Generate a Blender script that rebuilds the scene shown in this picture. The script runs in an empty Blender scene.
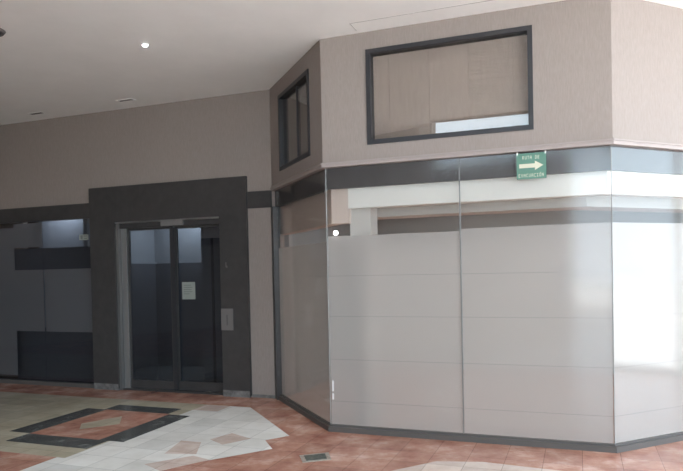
import bpy, bmesh, math, random
from mathutils import Vector, Matrix
random.seed(7)
S = bpy.context.scene
COL = S.collection
PI = math.pi

# ------------------------------------------------------------ camera
cd = bpy.data.cameras.new('camera'); cam = bpy.data.objects.new('camera', cd); COL.objects.link(cam)
cd.sensor_width = 36; cd.lens = 636.25 / 683 * 36; cd.shift_y = 44.96 / 683; cd.clip_start = .05; cd.clip_end = 200
cam.matrix_world = (Matrix.Translation((0, 0, 1.45)) @ Matrix.Rotation(PI/2 - .0177, 4, 'X') @ Matrix.Rotation(-.0215, 4, 'Z'))
S.camera = cam
# ------------------------------------------------------------ sky, daylight
w = bpy.data.worlds.new('sky'); S.world = w; w.use_nodes = True
bg = w.node_tree.nodes['Background']; bg.inputs[0].default_value = (.70, .865, 1.0, 1); bg.inputs[1].default_value = 6.0
def area(name, loc, size, to, power, color=(1, 1, 1), portal=False):
    l = bpy.data.lights.new(name, 'AREA'); l.shape = 'RECTANGLE'; l.size, l.size_y = size; l.energy = power; l.color = color
    o = bpy.data.objects.new(name, l); COL.objects.link(o); o.location = loc
    o.rotation_euler = (Vector(to) - Vector(loc)).to_track_quat('-Z', 'Y').to_euler()
    if portal: l.cycles.is_portal = True
    return o
area('daylight_portal', (4, -4.7, 6.95), (4, 10.4), (4, -4.7, 0), 1, portal=True)
area('daylight_portal', (5.95, -4, 3.5), (12, 7), (0, -4, 3.5), 1, portal=True)
area('daylight_portal', (5.95, 4.3, 1.7), (4.5, 3.4), (0, 4.3, 1.7), 1, portal=True)
area('daylight_portal', (1, -9.95, 2.5), (10, 5), (1, 0, 2.5), 1, portal=True)
area('daylight_portal', (-6, -9.95, 6.0), (6, 1.8), (-6, 0, 6.0), 1, portal=True)
sl = bpy.data.lights.new('sun', 'SUN'); sl.energy = 29; sl.angle = .05; sl.color = (.97, .98, 1)
so = bpy.data.objects.new('sun', sl); COL.objects.link(so); so.rotation_euler = Vector((.02, -.10, -1)).to_track_quat('-Z', 'Y').to_euler()
S.view_settings.view_transform = 'Standard'; S.view_settings.look = 'None'
S.view_settings.gamma = 1; S.view_settings.use_curve_mapping = False
S.view_settings.exposure = 0.0

# ------------------------------------------------------------ materials
def mat(name, col, rough=.6, metal=0, spec=.5, emit=None, estr=0):
    m = bpy.data.materials.new(name); m.use_nodes = True; b = m.node_tree.nodes['Principled BSDF']
    b.inputs['Base Color'].default_value = (*col, 1); b.inputs['Roughness'].default_value = rough
    b.inputs['Metallic'].default_value = metal; b.inputs['Specular IOR Level'].default_value = spec
    if emit: b.inputs['Emission Color'].default_value = (*emit, 1); b.inputs['Emission Strength'].default_value = estr
    return m
def N(m, t, **k):
    n = m.node_tree.nodes.new(t)
    for a, v in k.items(): setattr(n, a, v)
    return n
def L(m, a, b): m.node_tree.links.new(a, b)
def mottled(name, c1, c2, scale=6, rough=.5, detail=4, stretch=(1, 1, 1), bump=0, bscale=None, spec=.5, lo=.3, hi=.7, c3=None):
    m = mat(name, c1, rough, spec=spec); b = m.node_tree.nodes['Principled BSDF']
    tc = N(m, 'ShaderNodeTexCoord'); mp = N(m, 'ShaderNodeMapping'); mp.inputs['Scale'].default_value = stretch
    L(m, tc.outputs['Object'], mp.inputs[0])
    nz = N(m, 'ShaderNodeTexNoise'); nz.inputs['Scale'].default_value = scale; nz.inputs['Detail'].default_value = detail; nz.inputs['Roughness'].default_value = .65
    L(m, mp.outputs[0], nz.inputs[0])
    r = N(m, 'ShaderNodeValToRGB'); r.color_ramp.elements[0].position = lo; r.color_ramp.elements[1].position = hi
    r.color_ramp.elements[0].color = (*c1, 1); r.color_ramp.elements[1].color = (*c2, 1)
    if c3:
        e = r.color_ramp.elements.new((lo + hi) / 2); e.color = (*c3, 1)
    L(m, nz.outputs[0], r.inputs[0]); L(m, r.outputs[0], b.inputs['Base Color'])
    if bump:
        n2 = N(m, 'ShaderNodeTexNoise'); n2.inputs['Scale'].default_value = bscale or scale * 4; n2.inputs['Detail'].default_value = 3
        L(m, mp.outputs[0], n2.inputs[0])
        bp = N(m, 'ShaderNodeBump'); bp.inputs['Strength'].default_value = bump; bp.inputs['Distance'].default_value = .01
        L(m, n2.outputs[0], bp.inputs['Height']); L(m, bp.outputs[0], b.inputs['Normal'])
    return m
def marble(name, c1, c2, c3, scale=5, rough=.22, joint=(.27, .27), jcol=(.3, .26, .24), rot=0):
    """polished marble: veined noise with fine tile joints"""
    m = mottled(name, c1, c2, scale, rough, 8, c3=c3, lo=.32, hi=.72, spec=.45)
    b = m.node_tree.nodes['Principled BSDF']; ramp = b.inputs['Base Color'].links[0].from_node
    tc = N(m, 'ShaderNodeTexCoord')
    mp = N(m, 'ShaderNodeMapping'); mp.inputs['Rotation'].default_value = (0, 0, rot); L(m, tc.outputs['Object'], mp.inputs[0])
    br = N(m, 'ShaderNodeTexBrick'); br.offset = 0; br.inputs['Scale'].default_value = 1
    br.inputs['Brick Width'].default_value = joint[0]; br.inputs['Row Height'].default_value = joint[1]
    br.inputs['Mortar Size'].default_value = .0022; br.inputs['Color1'].default_value = (1, 1, 1, 1); br.inputs['Color2'].default_value = (.82, .82, .82, 1)
    br.inputs['Mortar'].default_value = (.5, .5, .5, 1)
    L(m, mp.outputs[0], br.inputs[0])
    mx = N(m, 'ShaderNodeMix', data_type='RGBA', blend_type='MULTIPLY'); mx.inputs[0].default_value = 1
    L(m, ramp.outputs[0], mx.inputs[6]); L(m, br.outputs[0], mx.inputs[7]); L(m, mx.outputs[2], b.inputs['Base Color'])
    return m
def thin_glass(name, tint=(.9, .93, .93), ior=1.5, rough=0.0):
    m = bpy.data.materials.new(name); m.use_nodes = True; nt = m.node_tree; nt.nodes.clear()
    o = N(m, 'ShaderNodeOutputMaterial'); t = N(m, 'ShaderNodeBsdfTransparent'); g = N(m, 'ShaderNodeBsdfGlossy')
    f = N(m, 'ShaderNodeFresnel'); x = N(m, 'ShaderNodeMixShader')
    f.inputs[0].default_value = ior; g.inputs['Roughness'].default_value = rough; t.inputs[0].default_value = (*tint, 1)
    ge = N(m, 'ShaderNodeNewGeometry'); io = N(m, 'ShaderNodeMix'); io.inputs[2].default_value = ior; io.inputs[3].default_value = 1 / ior
    L(m, ge.outputs['Backfacing'], io.inputs[0]); L(m, io.outputs[0], f.inputs[0])
    L(m, f.outputs[0], x.inputs[0]); L(m, t.outputs[0], x.inputs[1]); L(m, g.outputs[0], x.inputs[2]); L(m, x.outputs[0], o.inputs[0])
    return m
def film(name, col, clear=.1, rough=.5):
    m = bpy.data.materials.new(name); m.use_nodes = True; nt = m.node_tree; nt.nodes.clear()
    o = N(m, 'ShaderNodeOutputMaterial'); d = N(m, 'ShaderNodeBsdfDiffuse'); tr = N(m, 'ShaderNodeBsdfTranslucent'); t = N(m, 'ShaderNodeBsdfTransparent')
    d.inputs[0].default_value = (*col, 1); tr.inputs[0].default_value = (*col, 1)
    a = N(m, 'ShaderNodeMixShader'); b = N(m, 'ShaderNodeMixShader'); a.inputs[0].default_value = .25; b.inputs[0].default_value = clear
    L(m, d.outputs[0], a.inputs[1]); L(m, tr.outputs[0], a.inputs[2]); L(m, a.outputs[0], b.inputs[1]); L(m, t.outputs[0], b.inputs[2]); L(m, b.outputs[0], o.inputs[0])
    return m
ANG = -.3585
M = {}
M['wall'] = mottled('beige_wallpaper', (.282, .235, .212), (.325, .275, .25), 30, .75, 3, (4, 4, .5), .12, 60)
M['ceiling'] = mottled('ceiling_paint', (.84, .82, .80), (.88, .86, .84), 2.5, .8, 3, bump=.05, bscale=40)
M['dark'] = mottled('dark_laminate', (.045, .042, .042), (.06, .056, .055), 9, .38, 4)
M['band'] = mottled('dark_band', (.085, .078, .080), (.105, .098, .10), 7, .4, 4)
M['mould'] = mat('moulding_paint', (.36, .30, .28), .5)
M['red'] = marble('red_marble', (.33, .13, .09), (.70, .47, .38), (.49, .25, .18), 3.2, rot=-ANG)
M['cream'] = marble('cream_marble', (.72, .69, .64), (.88, .86, .82), (.82, .79, .74), 3, rot=-ANG)
M['black'] = marble('dark_green_marble', (.05, .052, .05), (.20, .20, .19), (.09, .09, .085), 7, rot=-ANG)
M['tan'] = marble('tan_marble', (.42, .36, .26), (.58, .52, .40), (.50, .44, .33), 3, rot=-ANG)
M['pink'] = marble('pink_marble', (.58, .44, .37), (.76, .64, .56), (.66, .53, .46), 5, rot=-ANG)
M['glass'] = thin_glass('clear_glass')
M['frontglass'] = thin_glass('front_glass', (.93, .93, .925), rough=.09)
M['windowglass'] = thin_glass('window_glass', (.92, .90, .88), 1.8)
M['darkglass'] = thin_glass('tinted_glass', (.75, .77, .8))
M['film'] = film('frosted_film', (.70, .665, .645), .36)
M['filmdark'] = film('smoke_film', (.46, .42, .39), .12)
M['base'] = mat('base_rail_metal', (.10, .088, .082), .5)
M['frame'] = mat('window_frame_paint', (.028, .028, .032), .45)
M['alu'] = mat('aluminium', (.42, .42, .42), .4, .8)
M['steel'] = mat('polished_steel', (.8, .8, .8), .18, 1)
M['joint'] = mat('silicone_joint', (.30, .30, .29), .5)
M['seam'] = mat('film_seam_grey', (.28, .28, .28), .6)
M['white'] = mat('white_plaster', (.86, .84, .80), .7)
M['blind'] = mottled('blind_fabric', (.37, .32, .30), (.42, .365, .34), 40, .8, 2, (1, 1, .2))
M['grayblind'] = mat('grey_curtain', (.27, .265, .26), .8)
M['green'] = mat('sign_green', (.09, .21, .155), .4)
M['ivory'] = mat('sign_ivory', (.62, .60, .47), .5)
M['paper'] = mottled('paper', (.27, .29, .26), (.30, .32, .29), 12, .7)
M['ink'] = mat('ink', (.16, .17, .16), .7)
M['plate'] = mat('grey_plate', (.19, .175, .17), .4, .2)
M['plate2'] = mat('dark_slot', (.11, .10, .10), .5)
M['lamp'] = mat('lamp_glow', (1, 1, 1), .5, emit=(.95, .98, 1), estr=90)
M['reflectdim'] = mat('reflection_glow', (1, 1, 1), .5, emit=(1, 1, 1), estr=14)
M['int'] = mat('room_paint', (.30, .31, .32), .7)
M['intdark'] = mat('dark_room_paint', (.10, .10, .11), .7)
M['pillar'] = mat('pillar_paint', (.60, .57, .54), .7)
M['pave'] = mottled('pavement', (.38, .37, .35), (.46, .45, .43), 2, .8)
M['scuff'] = mottled('scuffed_plaster', (.09, .085, .08), (.24, .22, .21), 14, .8, 5)
M['outer'] = mat('far_wall_paint', (.22, .17, .135), .7)

# ------------------------------------------------------------ plan
A_D = Vector((.936, -.351, 0)).normalized(); B_D = Vector((.377, -.926, 0)).normalized(); D_D = Vector((.911, .413, 0)).normalized()
AB = Vector((-.766, 7.194, 0)); BC = Vector((-.145, 5.667, 0)); CD = Vector((2.076, 4.835, 0)); DE = CD + D_D * 7.6
AA = AB - A_D * 8.8
def out(d): return Vector((d.y, -d.x, 0))
class Facet:
    def __init__(s, q, d, length, nprev=None, nnext=None):
        s.q, s.d, s.n, s.len, s.np, s.nn = q, d, out(d), length, nprev, nnext
    def p(s, a, dep, z, m=True):
        base = s.q + s.d * a
        if m and s.np is not None and abs(a) < 1e-6: base = s.q + (s.n + s.np) / (1 + s.n.dot(s.np)) * dep
        elif m and s.nn is not None and abs(a - s.len) < 1e-6: base = s.q + s.d * s.len + (s.n + s.nn) / (1 + s.n.dot(s.nn)) * dep
        else: base = base + s.n * dep
        return Vector((base.x, base.y, z))
nA, nB, nD = out(A_D), out(B_D), out(D_D)
LA = 8.8; LB = (BC - AB).length; LC = (CD - BC).length; LD = 4.3
FA = Facet(AA, A_D, LA, None, nB); FB = Facet(AB, B_D, LB, nA, nA); FC = Facet(BC, A_D, LC, nB, nD); FD = Facet(CD, D_D, LD, nA, None)
def sA(s): return s + LA          # s measured from the inner corner (negative to the left)

# ------------------------------------------------------------ mesh helpers
def obj(name, bm, m, parent=None, bevel=0, smooth=False):
    bmesh.ops.recalc_face_normals(bm, faces=bm.faces)
    if bevel:
        bmesh.ops.bevel(bm, geom=[e for e in bm.edges if len(e.link_faces) == 2 and e.calc_face_angle(0) > .5], offset=bevel, segments=2, affect='EDGES', profile=.7)
    me = bpy.data.meshes.new(name); bm.to_mesh(me); bm.free()
    for x in (m if isinstance(m, (list, tuple)) else [m]): me.materials.append(x)
    if smooth: me.polygons.foreach_set('use_smooth', [True] * len(me.polygons))
    o = bpy.data.objects.new(name, me); COL.objects.link(o)
    if parent is not None:
        o.parent = parent; o.matrix_parent_inverse = parent.matrix_basis.inverted()
    return o
def hexa(bm, v):
    vs = [bm.verts.new(c) for c in v]
    for f in ((0, 1, 2, 3), (7, 6, 5, 4), (0, 4, 5, 1), (1, 5, 6, 2), (2, 6, 7, 3), (3, 7, 4, 0)): bm.faces.new([vs[i] for i in f])
def fbox(bm, F, s0, s1, z0, z1, d0, d1):
    hexa(bm, [F.p(s0, d0, z0), F.p(s1, d0, z0), F.p(s1, d1, z0), F.p(s0, d1, z0), F.p(s0, d0, z1), F.p(s1, d0, z1), F.p(s1, d1, z1), F.p(s0, d1, z1)])
def wbox(bm, a, b):
    x0, y0, z0 = a; x1, y1, z1 = b
    hexa(bm, [(x0, y0, z0), (x1, y0, z0), (x1, y1, z0), (x0, y1, z0), (x0, y0, z1), (x1, y0, z1), (x1, y1, z1), (x0, y1, z1)])
def prism(bm, pts, z0, z1, mi=0):
    lo = [bm.verts.new((x, y, z0)) for x, y in pts]; hi = [bm.verts.new((x, y, z1)) for x, y in pts]
    fs = [bm.faces.new(lo), bm.faces.new(hi)]
    n = len(pts)
    for i in range(n): fs.append(bm.faces.new((lo[i], lo[(i+1) % n], hi[(i+1) % n], hi[i])))
    for f in fs: f.material_index = mi
def B_(*boxes, F=None):
    bm = bmesh.new()
    for b in boxes: fbox(bm, F, *b)
    return bm
def W_(*boxes):
    bm = bmesh.new()
    for b in boxes: wbox(bm, *b)
    return bm
def struct(o): o['kind'] = 'structure'; return o
def empty(name, loc, label=None, cat=None, group=None):
    o = bpy.data.objects.new(name, None); COL.objects.link(o); o.location = loc; o.empty_display_size = .1
    if label: tag(o, label, cat, group)
    return o
def tag(o, label, cat, group=None):
    o['label'] = label; o['category'] = cat
    if group: o['group'] = group
    return o
def cyl(bm, c, axis, r0, r1, h, seg=24):
    q = Vector(axis).to_track_quat('Z', 'Y'); mtx = Matrix.Translation(Vector(c) + Vector(axis).normalized() * h / 2) @ q.to_matrix().to_4x4()
    bmesh.ops.create_cone(bm, cap_ends=True, segments=seg, radius1=r0, radius2=r1, depth=h, matrix=mtx)
def holed(F, s0, s1, z0, z1, d0, d1, hole):
    a, b, c, e = hole
    return B_((s0, a, z0, z1, d0, d1), (b, s1, z0, z1, d0, d1), (a, b, z0, c, d0, d1), (a, b, e, z1, d0, d1), F=F)

ZC = 3.488; ZB0, ZB1 = 2.166, 2.352; ZM = 2.392
# ------------------------------------------------------------ floor
def st(s, t):                       # tile grid laid square to the left-hand wall
    v = AB + A_D * s + nA * t; return (v.x, v.y)
bm = bmesh.new()
def flat(pts, z, mi):
    f = bm.faces.new([bm.verts.new((x, y, z)) for x, y in pts]); f.material_index = mi
    if f.calc_center_median() is None: pass
    f.normal_update()
    if f.normal.z < 0: f.normal_flip()
prism(bm, [(-9.2, -10.2), (6.2, -10.2), (6.2, 12.2), (-9.2, 12.2)], -.15, 0, 0)
flat([st(*p) for p in ((-.6, .5), (-.06, .5), (.84, 1.44), (.7, 1.63), (.88, 1.85), (.5, 2.33), (.2, 2.85), (-.1, 4.4), (-.7, 4.4), (-.68, 2.55), (-.6, 2.55))], .0008, 1)
flat([st(*p) for p in ((-8.2, .5), (-.6, .5), (-.6, 2.55), (-8.2, 2.55))], .0008, 4)
flat([(-9, -10), (-1, -10), (-1, 1.7), (-9, 1.7)], .0008, 4)
flat([(-1, -10), (6, -10), (6, 1.6), (2.6, .3), (-1, 1.7)], .0008, 1)
flat([st(*p) for p in ((1.6, 2.6), (1.98, 2.09), (2.22, 1.80), (2.55, 1.72), (3.4, 1.80), (4.1, 3.2), (3.1, 4.2), (1.6, 4.2))], .0008, 3)
for a, b, c, e in ((-1.78, -1.52, 1.0, 2.02), (-1.56, -.74, .76, 1.0), (-.72, -.46, 1.02, 2.03), (-1.52, -.62, 2.03, 2.29)):
    flat([st(a, c), st(b, c), st(b, e), st(a, e)], .0018, 2)
flat([st(-1.52, 1.0), st(-.72, 1.0), st(-.72, 2.03), st(-1.52, 2.03)], .0014, 0)
flat([st(-1.17, 1.78), st(-1.32, 1.59), st(-1.14, 1.22), st(-.94, 1.50)], .0022, 4)
for q in (((0.0, 1.84), (.2, 1.84), (.36, 2.16), (.1, 2.22)), ((.22, 1.74), (.3, 1.5), (.56, 1.62), (.42, 1.86)), ((-.6, .5), (-.3, .5), (-.3, .77), (-.6, .77)), ((.36, 2.2), (.55, 2.26), (.34, 2.6), (.12, 2.5))):
    flat([st(*p) for p in q], .0013, 3)
struct(obj('floor', bm, [M['red'], M['cream'], M['black'], M['pink'], M['tan']]))
# outside ground
bm = bmesh.new(); wbox(bm, (-40, -45, -.3), (45, 40, -.16)); struct(obj('ground', bm, M['pave']))

# ------------------------------------------------------------ ceiling with the atrium opening
ATR = [(-9.1, -10.1), (-1.24, 2.2), (2.6, .76), (6.1, 2.3)]
bm = bmesh.new()
prism(bm, ATR + [(6.2, 12.1), (-9.2, 12.1), (-9.2, -10.1)], ZC, ZC + .25)
struct(obj('ceiling', bm, M['ceiling']))
struct(obj('trim_30', B_((.36, LC, ZC - .002, ZC + .001, .228, .236), (.36, .366, ZC - .002, ZC + .001, .06, .228), F=FC), mat('ceiling_bead', (.5, .48, .46), .7)))
# walls of the atrium above the ceiling, skylight bars
bm = bmesh.new()
for (x0, y0), (x1, y1) in zip(ATR[:-1], ATR[1:]):
    d = Vector((x1 - x0, y1 - y0, 0)).normalized(); n = Vector((-d.y, d.x, 0)) * .2
    hexa(bm, [(x0, y0, ZC), (x1, y1, ZC), (x1 + n.x, y1 + n.y, ZC), (x0 + n.x, y0 + n.y, ZC), (x0, y0, 7), (x1, y1, 7), (x1 + n.x, y1 + n.y, 7), (x0 + n.x, y0 + n.y, 7)])
struct(obj('wall_atrium', bm, M['outer']))
bm = bmesh.new()
for x in (3.33, 4.67): wbox(bm, (x - .04, -10.1, 7), (x + .04, -1.2, 7.15))
struct(obj('ceiling_skylight_bars', bm, M['white']))
struct(obj('wall_sky_blocker', W_(((-9.0, 1.9, 2.15), (-1.5, 2.15, ZC))), M['outer']))  # unseen beam added to keep sky light off the left wall and ceiling
# shell
struct(obj('wall_west', W_(((-9.2, -10.1, 0), (-9, 12.1, 7))), M['outer']))
struct(obj('wall_north', W_(((-9.2, 12, 0), (6.2, 12.2, ZC + .25))), M['outer']))
struct(obj('wall_east', W_(((6, 6.75, 0), (6.2, 12.1, ZC + .2))), M['outer']))
def glazing(n, hor, a, b, cnt, top, zs):
    bm = bmesh.new()
    for i in range(cnt + 1):
        c = a + (b - a) * i / cnt
        if hor == 'x': wbox(bm, (c - .04, -10.1, 0), (c + .04, -10, top))
        else: wbox(bm, (6.0, c - .04, 0), (6.1, c + .04, top))
    for z in zs:
        if hor == 'x': wbox(bm, (a, -10.1, z), (b, -10, z + .08))
        else: wbox(bm, (6.0, a, z), (6.1, b, z + .08))
    struct(obj('window_%d' % n, bm, M['white']))
glazing(3, 'x', -4.0, 6.0, 2, 5, (0, 4.92))
struct(obj('wall_south', W_(((-9.2, -10.2, 0), (-4.05, -10, 5.1)), ((-9.2, -10.2, 6.95), (6.2, -10, 7)), ((-3, -10.2, 5.0), (6.2, -10, 6.95))), M['outer']))
struct(obj('ceiling_sky_blocker', W_(((-9.2, -10.2, 7), (2, 2.5, 7.2)), ((2, .6, 7), (6.2, 2.5, 7.2))), M['outer']))  # unseen roof slab added to cut the skylight reaching the left side
glazing(4, 'y', -10, 2.1, 3, 7, (0, 3.4, 6.92)); glazing(5, 'y', 2.1, 6.7, 2, 3.4, (0, 3.38))

# ------------------------------------------------------------ facade: upper walls
oL, oR, oT = sA(-2.165), sA(-.665), 2.092       # door opening
gL = sA(-2.54)                                   # right edge of the left shop glass
struct(obj('wall_back', B_((0, LA, ZB1 - .02, ZC, -.16, 0), F=FA), M['wall']))
struct(obj('wall_back_lower', B_((sA(-.665), LA, 0, ZB1 - .02, -.16, 0), (gL, oL, 0, ZB1 - .02, -.16, 0), (oL, oR, oT, ZB1 - .02, -.16, 0), F=FA), M['wall']))
wb = (.352, 1.332, 2.520, 3.322)
struct(obj('wall_left', holed(FB, 0, LB, ZM - .03, ZC, -.16, 0, wb), M['wall']))
wc = (.423, 1.800, 2.520, 3.334)
struct(obj('wall_front', holed(FC, 0, LC, ZM - .03, ZC, -.16, 0, wc), M['wall']))
struct(obj('wall_right', B_((0, LD, ZM - .03, ZC, -.16, 0), F=FD), M['wall']))
# dark band under the walls
trim_n = [0]
def trim(F, boxes, m, bev=0):
    trim_n[0] += 1
    return struct(obj('trim_%d' % trim_n[0], B_(*boxes, F=F), m, bevel=bev))
trim(FA, [(0, sA(-2.547), ZB0, ZB1 + .005, -.06, .012)], M['dark'])
trim(FA, [(sA(-.309), LA, ZB0, ZB1 + .005, -.0, .012)], M['dark'])
for F, l in ((FB, LB), (FC, LC), (FD, LD)):
    trim(F, [(0, l, ZB0, ZB1, -.08, -.044)], M['band'])
    trim(F, [(0, l, ZB1, ZM - .012, -.10, .014), (0, l, ZM - .012, ZM, -.10, .024)], M['mould'])
# base rail under the glass
for nm, F, l in (('left', FB, LB), ('front', FC, LC), ('right', FD, LD)):
    o = struct(obj('baseboard_' + nm, B_((0 if nm != 'left' else .03, l, 0, .045, -.06, .0), (0 if nm != 'left' else .03, l, .045, .06, -.045, -.025), F=F), M['base']))
trim(FB, [(.0, .085, 0, ZB0, -.06, .016)], M['dark'])                # dark post in the inner corner
struct(obj('baseboard_back', B_((0, gL, 0, .05, -.06, .012), F=FA), M['base']))
struct(obj('baseboard_plaster', B_((sA(-.305), LA, 0, .035, 0, .01), F=FA), M['scuff']))

# ------------------------------------------------------------ portal and sliding door
door = struct(empty('door_1', FA.p(sA(-1.41), 0, 0)))
pL, pR, pT = sA(-2.547), sA(-.309), 2.535
obj('door_surround', B_((pL, oL, 0.02, pT, 0, .045), (oR, pR, 0.02, pT, 0, .045), (oL, oR, oT, pT, 0, .045), F=FA), M['dark'], door)
sc = obj('scuffed_foot', B_((pL + .004, oL, 0, .075, .02, .047), (oR, pR - .004, 0, .075, .02, .047), F=FA), M['scuff'], door)
obj('jamb', B_((oL, oL + .035, 0, oT, -.14, .02), F=FA), mat('painted_jamb', (.12, .115, .11), .5), door)
obj('jamb', B_((oL + .04, oL + .115, 0, 2.02, -.10, -.03), F=FA), M['alu'], door)
obj('header_track', B_((oL + .035, oR, 2.012, 2.075, -.12, -.01), F=FA), M['dark'], door)
obj('header_edge', B_((oL, oR, 2.078, oT, -.14, .03), F=FA), M['alu'], door)
obj('operator_cover', B_((sA(-1.50), sA(-1.19), 2.02, 2.078, -.06, .012), F=FA), M['alu'], door)
obj('threshold', B_((oL, oR, 0, .02, -.15, .0), F=FA), M['dark'], door)
def leaf(s0, s1, d):
    e = obj('door_leaf', B_((s0, s0 + .03, .02, 2.012, d - .035, d), (s1 - .03, s1, .02, 2.012, d - .035, d), (s0 + .03, s1 - .03, .02, .125, d - .035, d), (s0 + .03, s1 - .03, 1.985, 2.012, d - .035, d), F=FA), M['dark'], door)
    obj('pane', B_((s0 + .028, s1 - .028, .12, 1.99, d - .02, d - .014), F=FA), M['darkglass'], e)
    return e
leaf(oL + .115, sA(-1.385), -.045); l2 = leaf(sA(-1.375), oR, -.085)
obj('stile_seal', B_((sA(-1.40), sA(-1.345), .02, 2.0, -.05, -.038), F=FA), M['frame'], door)
obj('door_guide', B_((oR - .03, oR - .012, .10, .19, -.045, -.02), F=FA), mat('red_plastic', (.35, .16, .13), .5), door)

# ------------------------------------------------------------ left shop glass (dark)
def pane_thing(name, label, F, s0, s1, z0, z1, d=0.0, glass='glass', group=None):
    t = empty(name, F.p((s0 + s1) / 2, d, z0), label, 'glass panel', group)
    obj('pane', B_((s0, s1, z0, z1, d - .008, d), F=F), M[glass], t)
    return t
g = pane_thing('glass_panel', 'dark tinted shop window pane beside the left side of the black door surround', FA, sA(-3.39), gL, .05, ZB0, -.02, 'darkglass')
obj('frosted_film', B_((sA(-3.38), gL - .05, .71, 1.53, -.034, -.031), F=FA), M['filmdark'], g)
g = pane_thing('glass_panel', 'dark tinted shop window pane at the far left edge with a paler strip', FA, sA(-4.9), sA(-3.395), .05, ZB0, -.02, 'darkglass')
obj('frosted_film', B_((sA(-4.88), sA(-3.90), .11, 2.1, -.034, -.031), (sA(-3.90), sA(-3.40), .71, 1.53, -.034, -.031), (sA(-3.90), sA(-3.40), 1.83, 2.15, -.034, -.031), F=FA), M['filmdark'], g)
for i in range(2):
    a = sA(-4.905 - i * 1.6)
    g = pane_thing('glass_panel', 'dark tinted shop window pane outside the left picture edge, ' + ('nearer the door' if i == 0 else 'farther from the door'), FA, a - 1.59, a - .005, .05, ZB0, -.02, 'darkglass')

# ------------------------------------------------------------ frosted shop front
def front(name, label, F, s0, s1, ztop, seams, post=None):
    g = pane_thing(name, label, F, s0 + (.0168 if s0 == 0 else 0), s1 - (.0168 if s1 == F.len and F.nn is not None else 0), .055, ZM - .04, -.032, 'frontglass')
    zs = [.06] + seams + [ztop]; f0 = s0 + (.02 if s0 == 0 else .002); f1 = s1 - (.02 if s1 == F.len and F.nn is not None else .002)
    for a, b in zip(zs[:-1], zs[1:]):
        obj('frosted_film', B_((f0, f1, a + .0008, b - .0008, -.042, -.0415), F=F), M['film'], g)
    for z in seams: obj('film_seam', B_((f0, f1, z - .0016, z + .0016, -.0412, -.0404), F=F), M['seam'], g)
    return g
SEAM = [.27, .645, 1.03, 1.39]
front('glass_panel', 'narrow angled frosted glass panel between beige wall and long front', FB, .085, LB, 1.70, SEAM)
front('glass_panel', 'left one of two frosted glass panels in the long front', FC, 0, 1.198, 1.745, SEAM)
front('glass_panel', 'right one of two frosted long front panels, green sign over it', FC, 1.206, LC, 1.765, SEAM)
g = front('glass_panel', 'bright frosted glass panel round the corner at the right picture edge', FD, 0, 1.6, 1.765, SEAM)
for i in range(2):
    g = front('glass_panel', 'frosted glass panel beyond the right picture edge, ' + ('next to the bright corner panel' if i == 0 else 'farthest along the front'), FD, 1.606 + i * 1.34, 1.6 + (i + 1) * 1.34, 1.765, SEAM)
for nm, pt in (('trim_20', BC), ('trim_21', CD)):
    bm = bmesh.new(); cyl(bm, (pt.x, pt.y, .05), (0, 0, 1), .0035, .0035, ZM - .09, 10)
    bmesh.ops.translate(bm, verts=bm.verts, vec=(nA + (nB if nm == 'trim_20' else nD)).normalized() * -.032)
    struct(obj(nm, bm, M['joint']))
bm = B_((1.1975, 1.2065, .055, ZM - .04, -.041, -.029), F=FC); struct(obj('trim_22', bm, mat('grey_seal', (.2, .2, .2), .4)))
# added white plates imitate a glint low on the glass corner
t = empty('corner_glint', FC.p(.03, .01, .30, False), 'small white plates painted as a glint low on the left glass corner', 'glint')
obj('glint_plate', B_((.034, .048, .285, .34, -.031, -.024), F=FC), mat('white_glint', (.95, .95, .95), .25, .3), t, .002)
obj('glint_plate', B_((.034, .048, .36, .455, -.031, -.024), F=FC), mat('white_glint', (.95, .95, .95), .25, .3), t, .002)

# ------------------------------------------------------------ inside the frosted shop
bm = bmesh.new()
fbox(bm, FC, .20, LC, 1.99, ZM - .03, -.22, -.09); fbox(bm, FD, 0, LD, 1.99, ZM - .03, -.22, -.09)
struct(obj('ceiling_bulkhead', bm, M['white']))
bm = bmesh.new(); fbox(bm, FB, 0, LB, 1.86, ZM - .03, -.22, -.09); fbox(bm, FC, 0, .20, 1.86, ZM - .03, -.22, -.09); struct(obj('ceiling_bulkhead_reflection', bm, mat('bulkhead_reflected_beige', (.66, .55, .49), .7)))  # beige colour imitates the left-hand wall reflected in the corner glass
bm = bmesh.new()
for F, l in ((FC, LC), (FD, LD)): fbox(bm, F, 0 if F is FD else .1, l, 1.93, ZM - .03, -.75, -.45)
struct(obj('ceiling_soffit', bm, M['pillar']))
bm = bmesh.new(); fbox(bm, FC, 0.19, .385, 0, 2.0, -.36, -.16); struct(obj('pillar', bm, M['pillar']))
bm = bmesh.new()
inn = [FB.p(0, -.2, 0), FB.p(LB, -.2, 0), FC.p(LC, -.2, 0), FD.p(LD, -.2, 0)]
# shop room: back wall, party wall, low ceiling
pts = [(inn[0].x, inn[0].y), (inn[1].x, inn[1].y), (inn[2].x, inn[2].y), (5.9, 6.9), (5.9, 11.9), (1.0, 11.9)]
prism(bm, pts, 2.40, 2.46); struct(obj('ceiling_shop', bm, M['int']))
bm = bmesh.new()
a = AB - nA * .17; b = a - nA * 5.0
hexa(bm, [a, a + A_D * .12, b + A_D * .12, b] + [v + Vector((0, 0, ZC)) for v in (a, a + A_D * .12, b + A_D * .12, b)])
struct(obj('wall_party', bm, M['int']))
struct(obj('wall_shop_back', B_((-1.3, 5.3, 0, ZC, -3.9, -3.8), F=Facet(BC, A_D, 20)), M['int']))
struct(obj('wall_shop_side', W_(((5.8, 6.95, 0), (5.95, 12, ZC))), M['int']))

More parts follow.
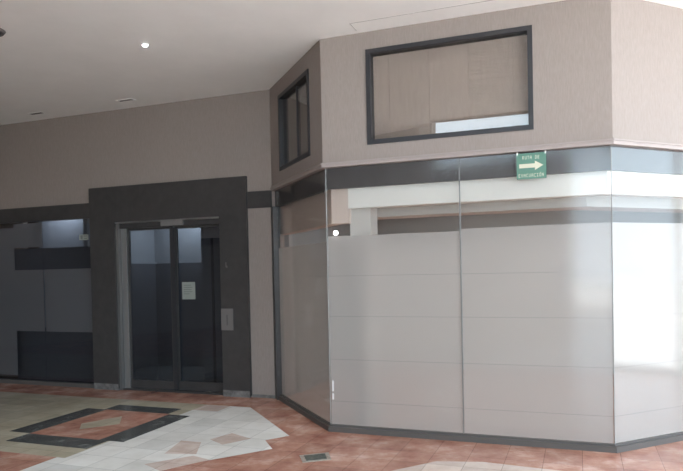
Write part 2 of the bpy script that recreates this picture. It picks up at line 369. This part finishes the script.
# ------------------------------------------------------------ inside the entrance room and left shop
bk = 1.9
FX = Facet(AA, A_D, 99)
struct(obj('wall_lobby_back', B_((sA(-3.1), LA + .1, 0, 2.6, -bk - .1, -bk), F=FX), M['int']))
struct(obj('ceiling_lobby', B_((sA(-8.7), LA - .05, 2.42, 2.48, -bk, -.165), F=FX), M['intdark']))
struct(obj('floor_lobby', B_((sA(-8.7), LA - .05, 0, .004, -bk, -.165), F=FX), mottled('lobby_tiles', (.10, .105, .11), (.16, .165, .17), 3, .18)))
struct(obj('wall_lobby_fade', B_((sA(-2.99), LA, 0, 1.6, -bk, -bk + .04), (sA(-3.03), sA(-2.99), 0, 1.6, -bk, -.45), F=FX), M['intdark']))  # dark panels stand in for the lamp light fading down the walls
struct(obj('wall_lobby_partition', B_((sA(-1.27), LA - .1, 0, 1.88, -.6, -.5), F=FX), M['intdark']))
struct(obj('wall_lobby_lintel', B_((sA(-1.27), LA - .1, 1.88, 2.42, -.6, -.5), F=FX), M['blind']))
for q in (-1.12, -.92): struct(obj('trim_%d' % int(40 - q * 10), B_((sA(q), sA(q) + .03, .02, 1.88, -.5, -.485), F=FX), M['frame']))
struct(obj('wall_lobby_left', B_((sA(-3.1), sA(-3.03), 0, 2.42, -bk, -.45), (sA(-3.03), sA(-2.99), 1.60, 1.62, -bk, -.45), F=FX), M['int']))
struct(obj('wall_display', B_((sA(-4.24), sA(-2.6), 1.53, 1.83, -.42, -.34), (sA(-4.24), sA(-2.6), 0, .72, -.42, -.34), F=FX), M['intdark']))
struct(obj('wall_display_back', B_((sA(-4.25), sA(-3.2), 0, 2.42, -.9, -.8), F=FX), M['int']))
struct(obj('wall_display_side', B_((sA(-6.2), sA(-4.15), 0, 2.42, -.5, -.42), F=FX), M['outer']))
def flight(name, s, d, z, size, power, color):
    p = FX.p(s, d, z); return area(name, p, size, p - Vector((0, 0, 1)), power, color)
flight('lobby_light', sA(-2.1), -bk + .22, 2.40, (1.3, .2), 14, (.75, .87, 1))
flight('display_light', sA(-3.75), -.62, 2.40, (.7, .1), 5, (.75, .85, 1))
p = Facet(BC, A_D, 99).p(1.2, -.33, 2.38); area('shop_light', Facet(BC, A_D, 99).p(1.3, -1.9, 2.38), (2, .6), Facet(BC, A_D, 99).p(1.3, -1.9, 0), 70, (1, .96, .9))

# ------------------------------------------------------------ windows in the upper walls
def window(n, F, hole, fw, lines, blind, mull=None, slat=False):
    a, b, c, e = hole
    wdw = struct(empty('window_%d' % n, F.p((a + b) / 2, 0, c)))
    boxes = [(a, a + fw, c, e, -.10, .012), (b - fw, b, c, e, -.10, .012), (a + fw, b - fw, c, c + fw, -.10, .012), (a + fw, b - fw, e - fw, e, -.10, .012)]
    obj('window_frame', B_(*boxes, F=F), M['frame'], wdw)
    if mull: obj('mullion', B_((mull - .008, mull + .008, c + fw, e - fw, -.06, -.02), F=F), M['frame'], wdw)
    obj('pane', B_((a + fw, b - fw, c + fw, e - fw, -.036, -.03), F=F), M['windowglass'], wdw)
    xs = [a + fw * .6] + lines + [b - fw * .6]
    for x0, x1 in zip(xs[:-1], xs[1:]):
        obj('blind_panel', B_((x0 + .001, x1 - .001, c + fw * .6, e - fw * .6, -.10, -.092), F=F), blind, wdw)
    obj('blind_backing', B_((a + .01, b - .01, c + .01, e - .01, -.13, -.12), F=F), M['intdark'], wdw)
    return wdw
window(1, FB, wb, .04, [.885], M['grayblind'], .885)
w2 = window(2, FC, wc, .038, [.60, .952, 1.283, 1.64], M['blind'])
bm = bmesh.new()
for k in range(30): fbox(bm, FC, 1.29, 1.74, 2.60 + k * .022, 2.603 + k * .022, -.092, -.088)
obj('blind_slats', bm, M['blind'], w2)

# ------------------------------------------------------------ evacuation sign
GL = {'A': '01110 10001 10001 11111 10001 10001 10001', 'C': '01111 10000 10000 10000 10000 10000 01111', 'D': '11110 10001 10001 10001 10001 10001 11110', 'E': '11111 10000 10000 11110 10000 10000 11111', 'I': '11111 00100 00100 00100 00100 00100 11111', 'N': '10001 11001 10101 10101 10011 10001 10001', 'O': '01110 10001 10001 10001 10001 10001 01110', 'R': '11110 10001 10001 11110 10100 10010 10001', 'T': '11111 00100 00100 00100 00100 00100 00100', 'U': '10001 10001 10001 10001 10001 10001 01110', 'V': '10001 10001 10001 10001 01010 01010 00100'}
SD = .035
def text(F, txt, sc_, zc_, wid, hgt, d):
    cw = wid / len(txt); px = cw * .66 / 5; pz = hgt / 7; x = sc_ - wid / 2
    for ch in txt:
        if ch in GL:
            bm = bmesh.new()
            for r, row in enumerate(GL[ch].split()):
                run = None
                for c in range(6):
                    on = c < 5 and row[c] == '1'
                    if on and run is None: run = c
                    if not on and run is not None:
                        fbox(bm, F, x + run * px, x + c * px, zc_ + hgt / 2 - (r + 1) * pz, zc_ + hgt / 2 - r * pz, d, d + .001); run = None
            obj('letter', bm, M['ivory'], sg)
        x += cw
s0, s1, z0, z1 = 1.668, 1.892, 2.128, 2.330
sg = empty('evacuation_sign', FC.p((s0 + s1) / 2, SD, z0), 'small green evacuation route sign with ivory arrow on the dark band', 'sign')
obj('board', B_((s0, s1, z0, z1, SD - .004, SD), F=FC), M['green'], sg)
bm = bmesh.new(); zc_ = (z0 + z1) / 2 + .002; fbox(bm, FC, s0 + .02, s1 - .085, zc_ - .016, zc_ + .016, SD, SD + .001)
tri = [(s1 - .085, zc_ - .036), (s1 - .022, zc_), (s1 - .085, zc_ + .036)]
lo = [bm.verts.new(FC.p(s, SD, z)) for s, z in tri]; hi = [bm.verts.new(FC.p(s, SD + .001, z)) for s, z in tri]
bm.faces.new(lo); bm.faces.new(hi)
for i in range(3): bm.faces.new((lo[i], lo[(i+1) % 3], hi[(i+1) % 3], hi[i]))
obj('arrow', bm, M['ivory'], sg)
text(FC, 'RUTA DE', (s0 + s1) / 2, z1 - .034, .135, .026, SD)
text(FC, 'EVACUACION', (s0 + s1) / 2, z0 + .028, .195, .026, SD)
obj('accent_mark', B_(((s0 + s1) / 2 + .0655, (s0 + s1) / 2 + .0715, z0 + .0435, z0 + .0475, SD, SD + .001), F=FC), M['ivory'], sg)
for s in (s0 + .006, s1 - .006): obj('hanging_clip', B_((s - .005, s + .005, z1 - .012, z1 + .012, .012, SD + .004), F=FC), M['white'], sg, .001)

# ------------------------------------------------------------ small things on the left wall
t = empty('paper_notice', FA.p(sA(-1.2), -.09, 1.13), 'white paper notice taped to the right sliding door leaf', 'notice')
obj('sheet', B_((sA(-1.290), sA(-1.105), 1.125, 1.335, -.098, -.096), F=FA), M['paper'], t)
bm = bmesh.new()
for k, wd in enumerate((.10, .12, .11, .12, .08)): fbox(bm, FA, sA(-1.265), sA(-1.265) + wd, 1.292 - k * .026, 1.299 - k * .026, -.096, -.0955)
obj('printed_lines', bm, M['ink'], t)
t = empty('wall_plate', FA.p(sA(-.585), .045, .77), 'grey metal plate with a slot on the right of the black door surround', 'wall plate')
obj('plate', B_((sA(-.662), sA(-.507), .772, 1.022, .045, .057), F=FA), M['plate'], t, .003)
obj('slot', B_((sA(-.59), sA(-.575), .83, .95, .057, .058), F=FA), M['plate2'], t)
t = tag(obj('scratch_mark', B_((sA(-.592), sA(-.582), 1.50, 1.56, .045, .0462), (sA(-.578), sA(-.57), 1.49, 1.52, .045, .0462), F=FA), M['plate'], None), 'pale chipped sticker remnant on the black door surround above the grey plate', 'sticker remnant')
t = empty('window_sticker', FA.p(sA(-2.70), -.018, 1.89), 'small white sticker high on the dark left shop window', 'sticker')
obj('sticker_sheet', B_((sA(-2.775), sA(-2.625), 1.895, 1.965, -.02, -.0185), F=FA), M['paper'], t)
obj('sticker_print', B_((sA(-2.755), sA(-2.72), 1.905, 1.955, -.0185, -.018), (sA(-2.70), sA(-2.65), 1.91, 1.92, -.0185, -.018), (sA(-2.70), sA(-2.65), 1.94, 1.95, -.0185, -.018), F=FA), M['ink'], t)

# ------------------------------------------------------------ ceiling things
lp = (-1.701, 5.692, ZC)
t = empty('ceiling_spotlight', lp, 'small bright round spotlight recessed in the ceiling', 'spotlight')
bm = bmesh.new(); cyl(bm, (lp[0], lp[1], ZC - .012), (0, 0, 1), .026, .032, .012, 32); obj('bezel', bm, M['ceiling'], t)
bm = bmesh.new(); cyl(bm, (lp[0], lp[1], ZC - .016), (0, 0, 1), .019, .022, .005, 24); obj('lens', bm, M['lamp'], t)
l = bpy.data.lights.new('spotlight_beam', 'SPOT'); l.energy = 110; l.spot_size = 1.35; l.spot_blend = 1; l.shadow_soft_size = .03; l.color = (.92, .97, 1)
o = bpy.data.objects.new('spotlight_beam', l); COL.objects.link(o); o.location = (lp[0], lp[1], ZC - .03)
for (x, y), lb in (((-3.78, 8.02), 'dark narrow air slot in the ceiling, nearer the left edge'), ((-2.485, 7.50), 'dark narrow air slot in the ceiling, right of the other slot')):
    t = empty('air_vent', (x, y, ZC), lb, 'vent')
    F = Facet(Vector((x, y, 0)), A_D, 9)
    obj('vent_frame', B_((-.10, .10, ZC - .006, ZC, -.045, -.03), (-.10, .10, ZC - .006, ZC, .03, .045), (-.115, -.10, ZC - .006, ZC, -.045, .045), (.10, .115, ZC - .006, ZC, -.045, .045), F=F), M['ceiling'], t)
    obj('vent_slot', B_((-.10, .10, ZC - .003, ZC, -.03, .03), F=F), M['plate2'], t)
# dark fitting cut by the left edge of the picture
t = empty('ceiling_speaker', (-2.84, 5.30, ZC), 'dark ceiling fitting cut off by the left picture edge', 'ceiling fitting')
bm = bmesh.new(); cyl(bm, (-2.86, 5.30, ZC - .02), (0, 0, 1), .10, .115, .02, 32); obj('housing', bm, M['plate2'], t)
bm = bmesh.new(); cyl(bm, (-2.86, 5.30, ZC - .024), (0, 0, 1), .075, .08, .005, 32); obj('grille', bm, M['frame'], t)
# added glowing ball imitates a lamp's reflection at the glass corner
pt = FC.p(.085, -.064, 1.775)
t = empty('corner_reflection', pt, 'tiny glowing ball standing in for a lamp reflection near the left glass corner', 'lamp')
bm = bmesh.new(); bmesh.ops.create_uvsphere(bm, u_segments=16, v_segments=10, radius=.021, matrix=Matrix.Translation(pt)); obj('glow_ball', bm, M['reflectdim'], t, smooth=True)
bm = bmesh.new(); cyl(bm, pt - nA * .001, -nA, .012, .012, .03, 12); obj('glow_stub', bm, M['pillar'], t)

# ------------------------------------------------------------ floor cover
c = [st(1.17, 1.96), st(1.36, 1.82), st(1.45, 1.99), st(1.27, 2.12)]
t = empty('floor_cover', (*st(1.31, 1.97), 0), 'dark worn grey green square cover set in the red marble near the glass corner', 'floor cover')
bm = bmesh.new(); prism(bm, c, 0.0, .004); obj('cover_rim', bm, mottled('worn_cement', (.20, .17, .14), (.40, .34, .29), 30, .8, 6), t)
m_ = (Vector(c[0]) + Vector(c[1]) + Vector(c[2]) + Vector(c[3])) / 4
bm = bmesh.new(); prism(bm, [tuple(m_ + (Vector(q) - m_) * .72) for q in c], .004, .006); obj('cover_lid', bm, mottled('worn_green_metal', (.035, .04, .033), (.13, .13, .11), 25, .7, 5), t)
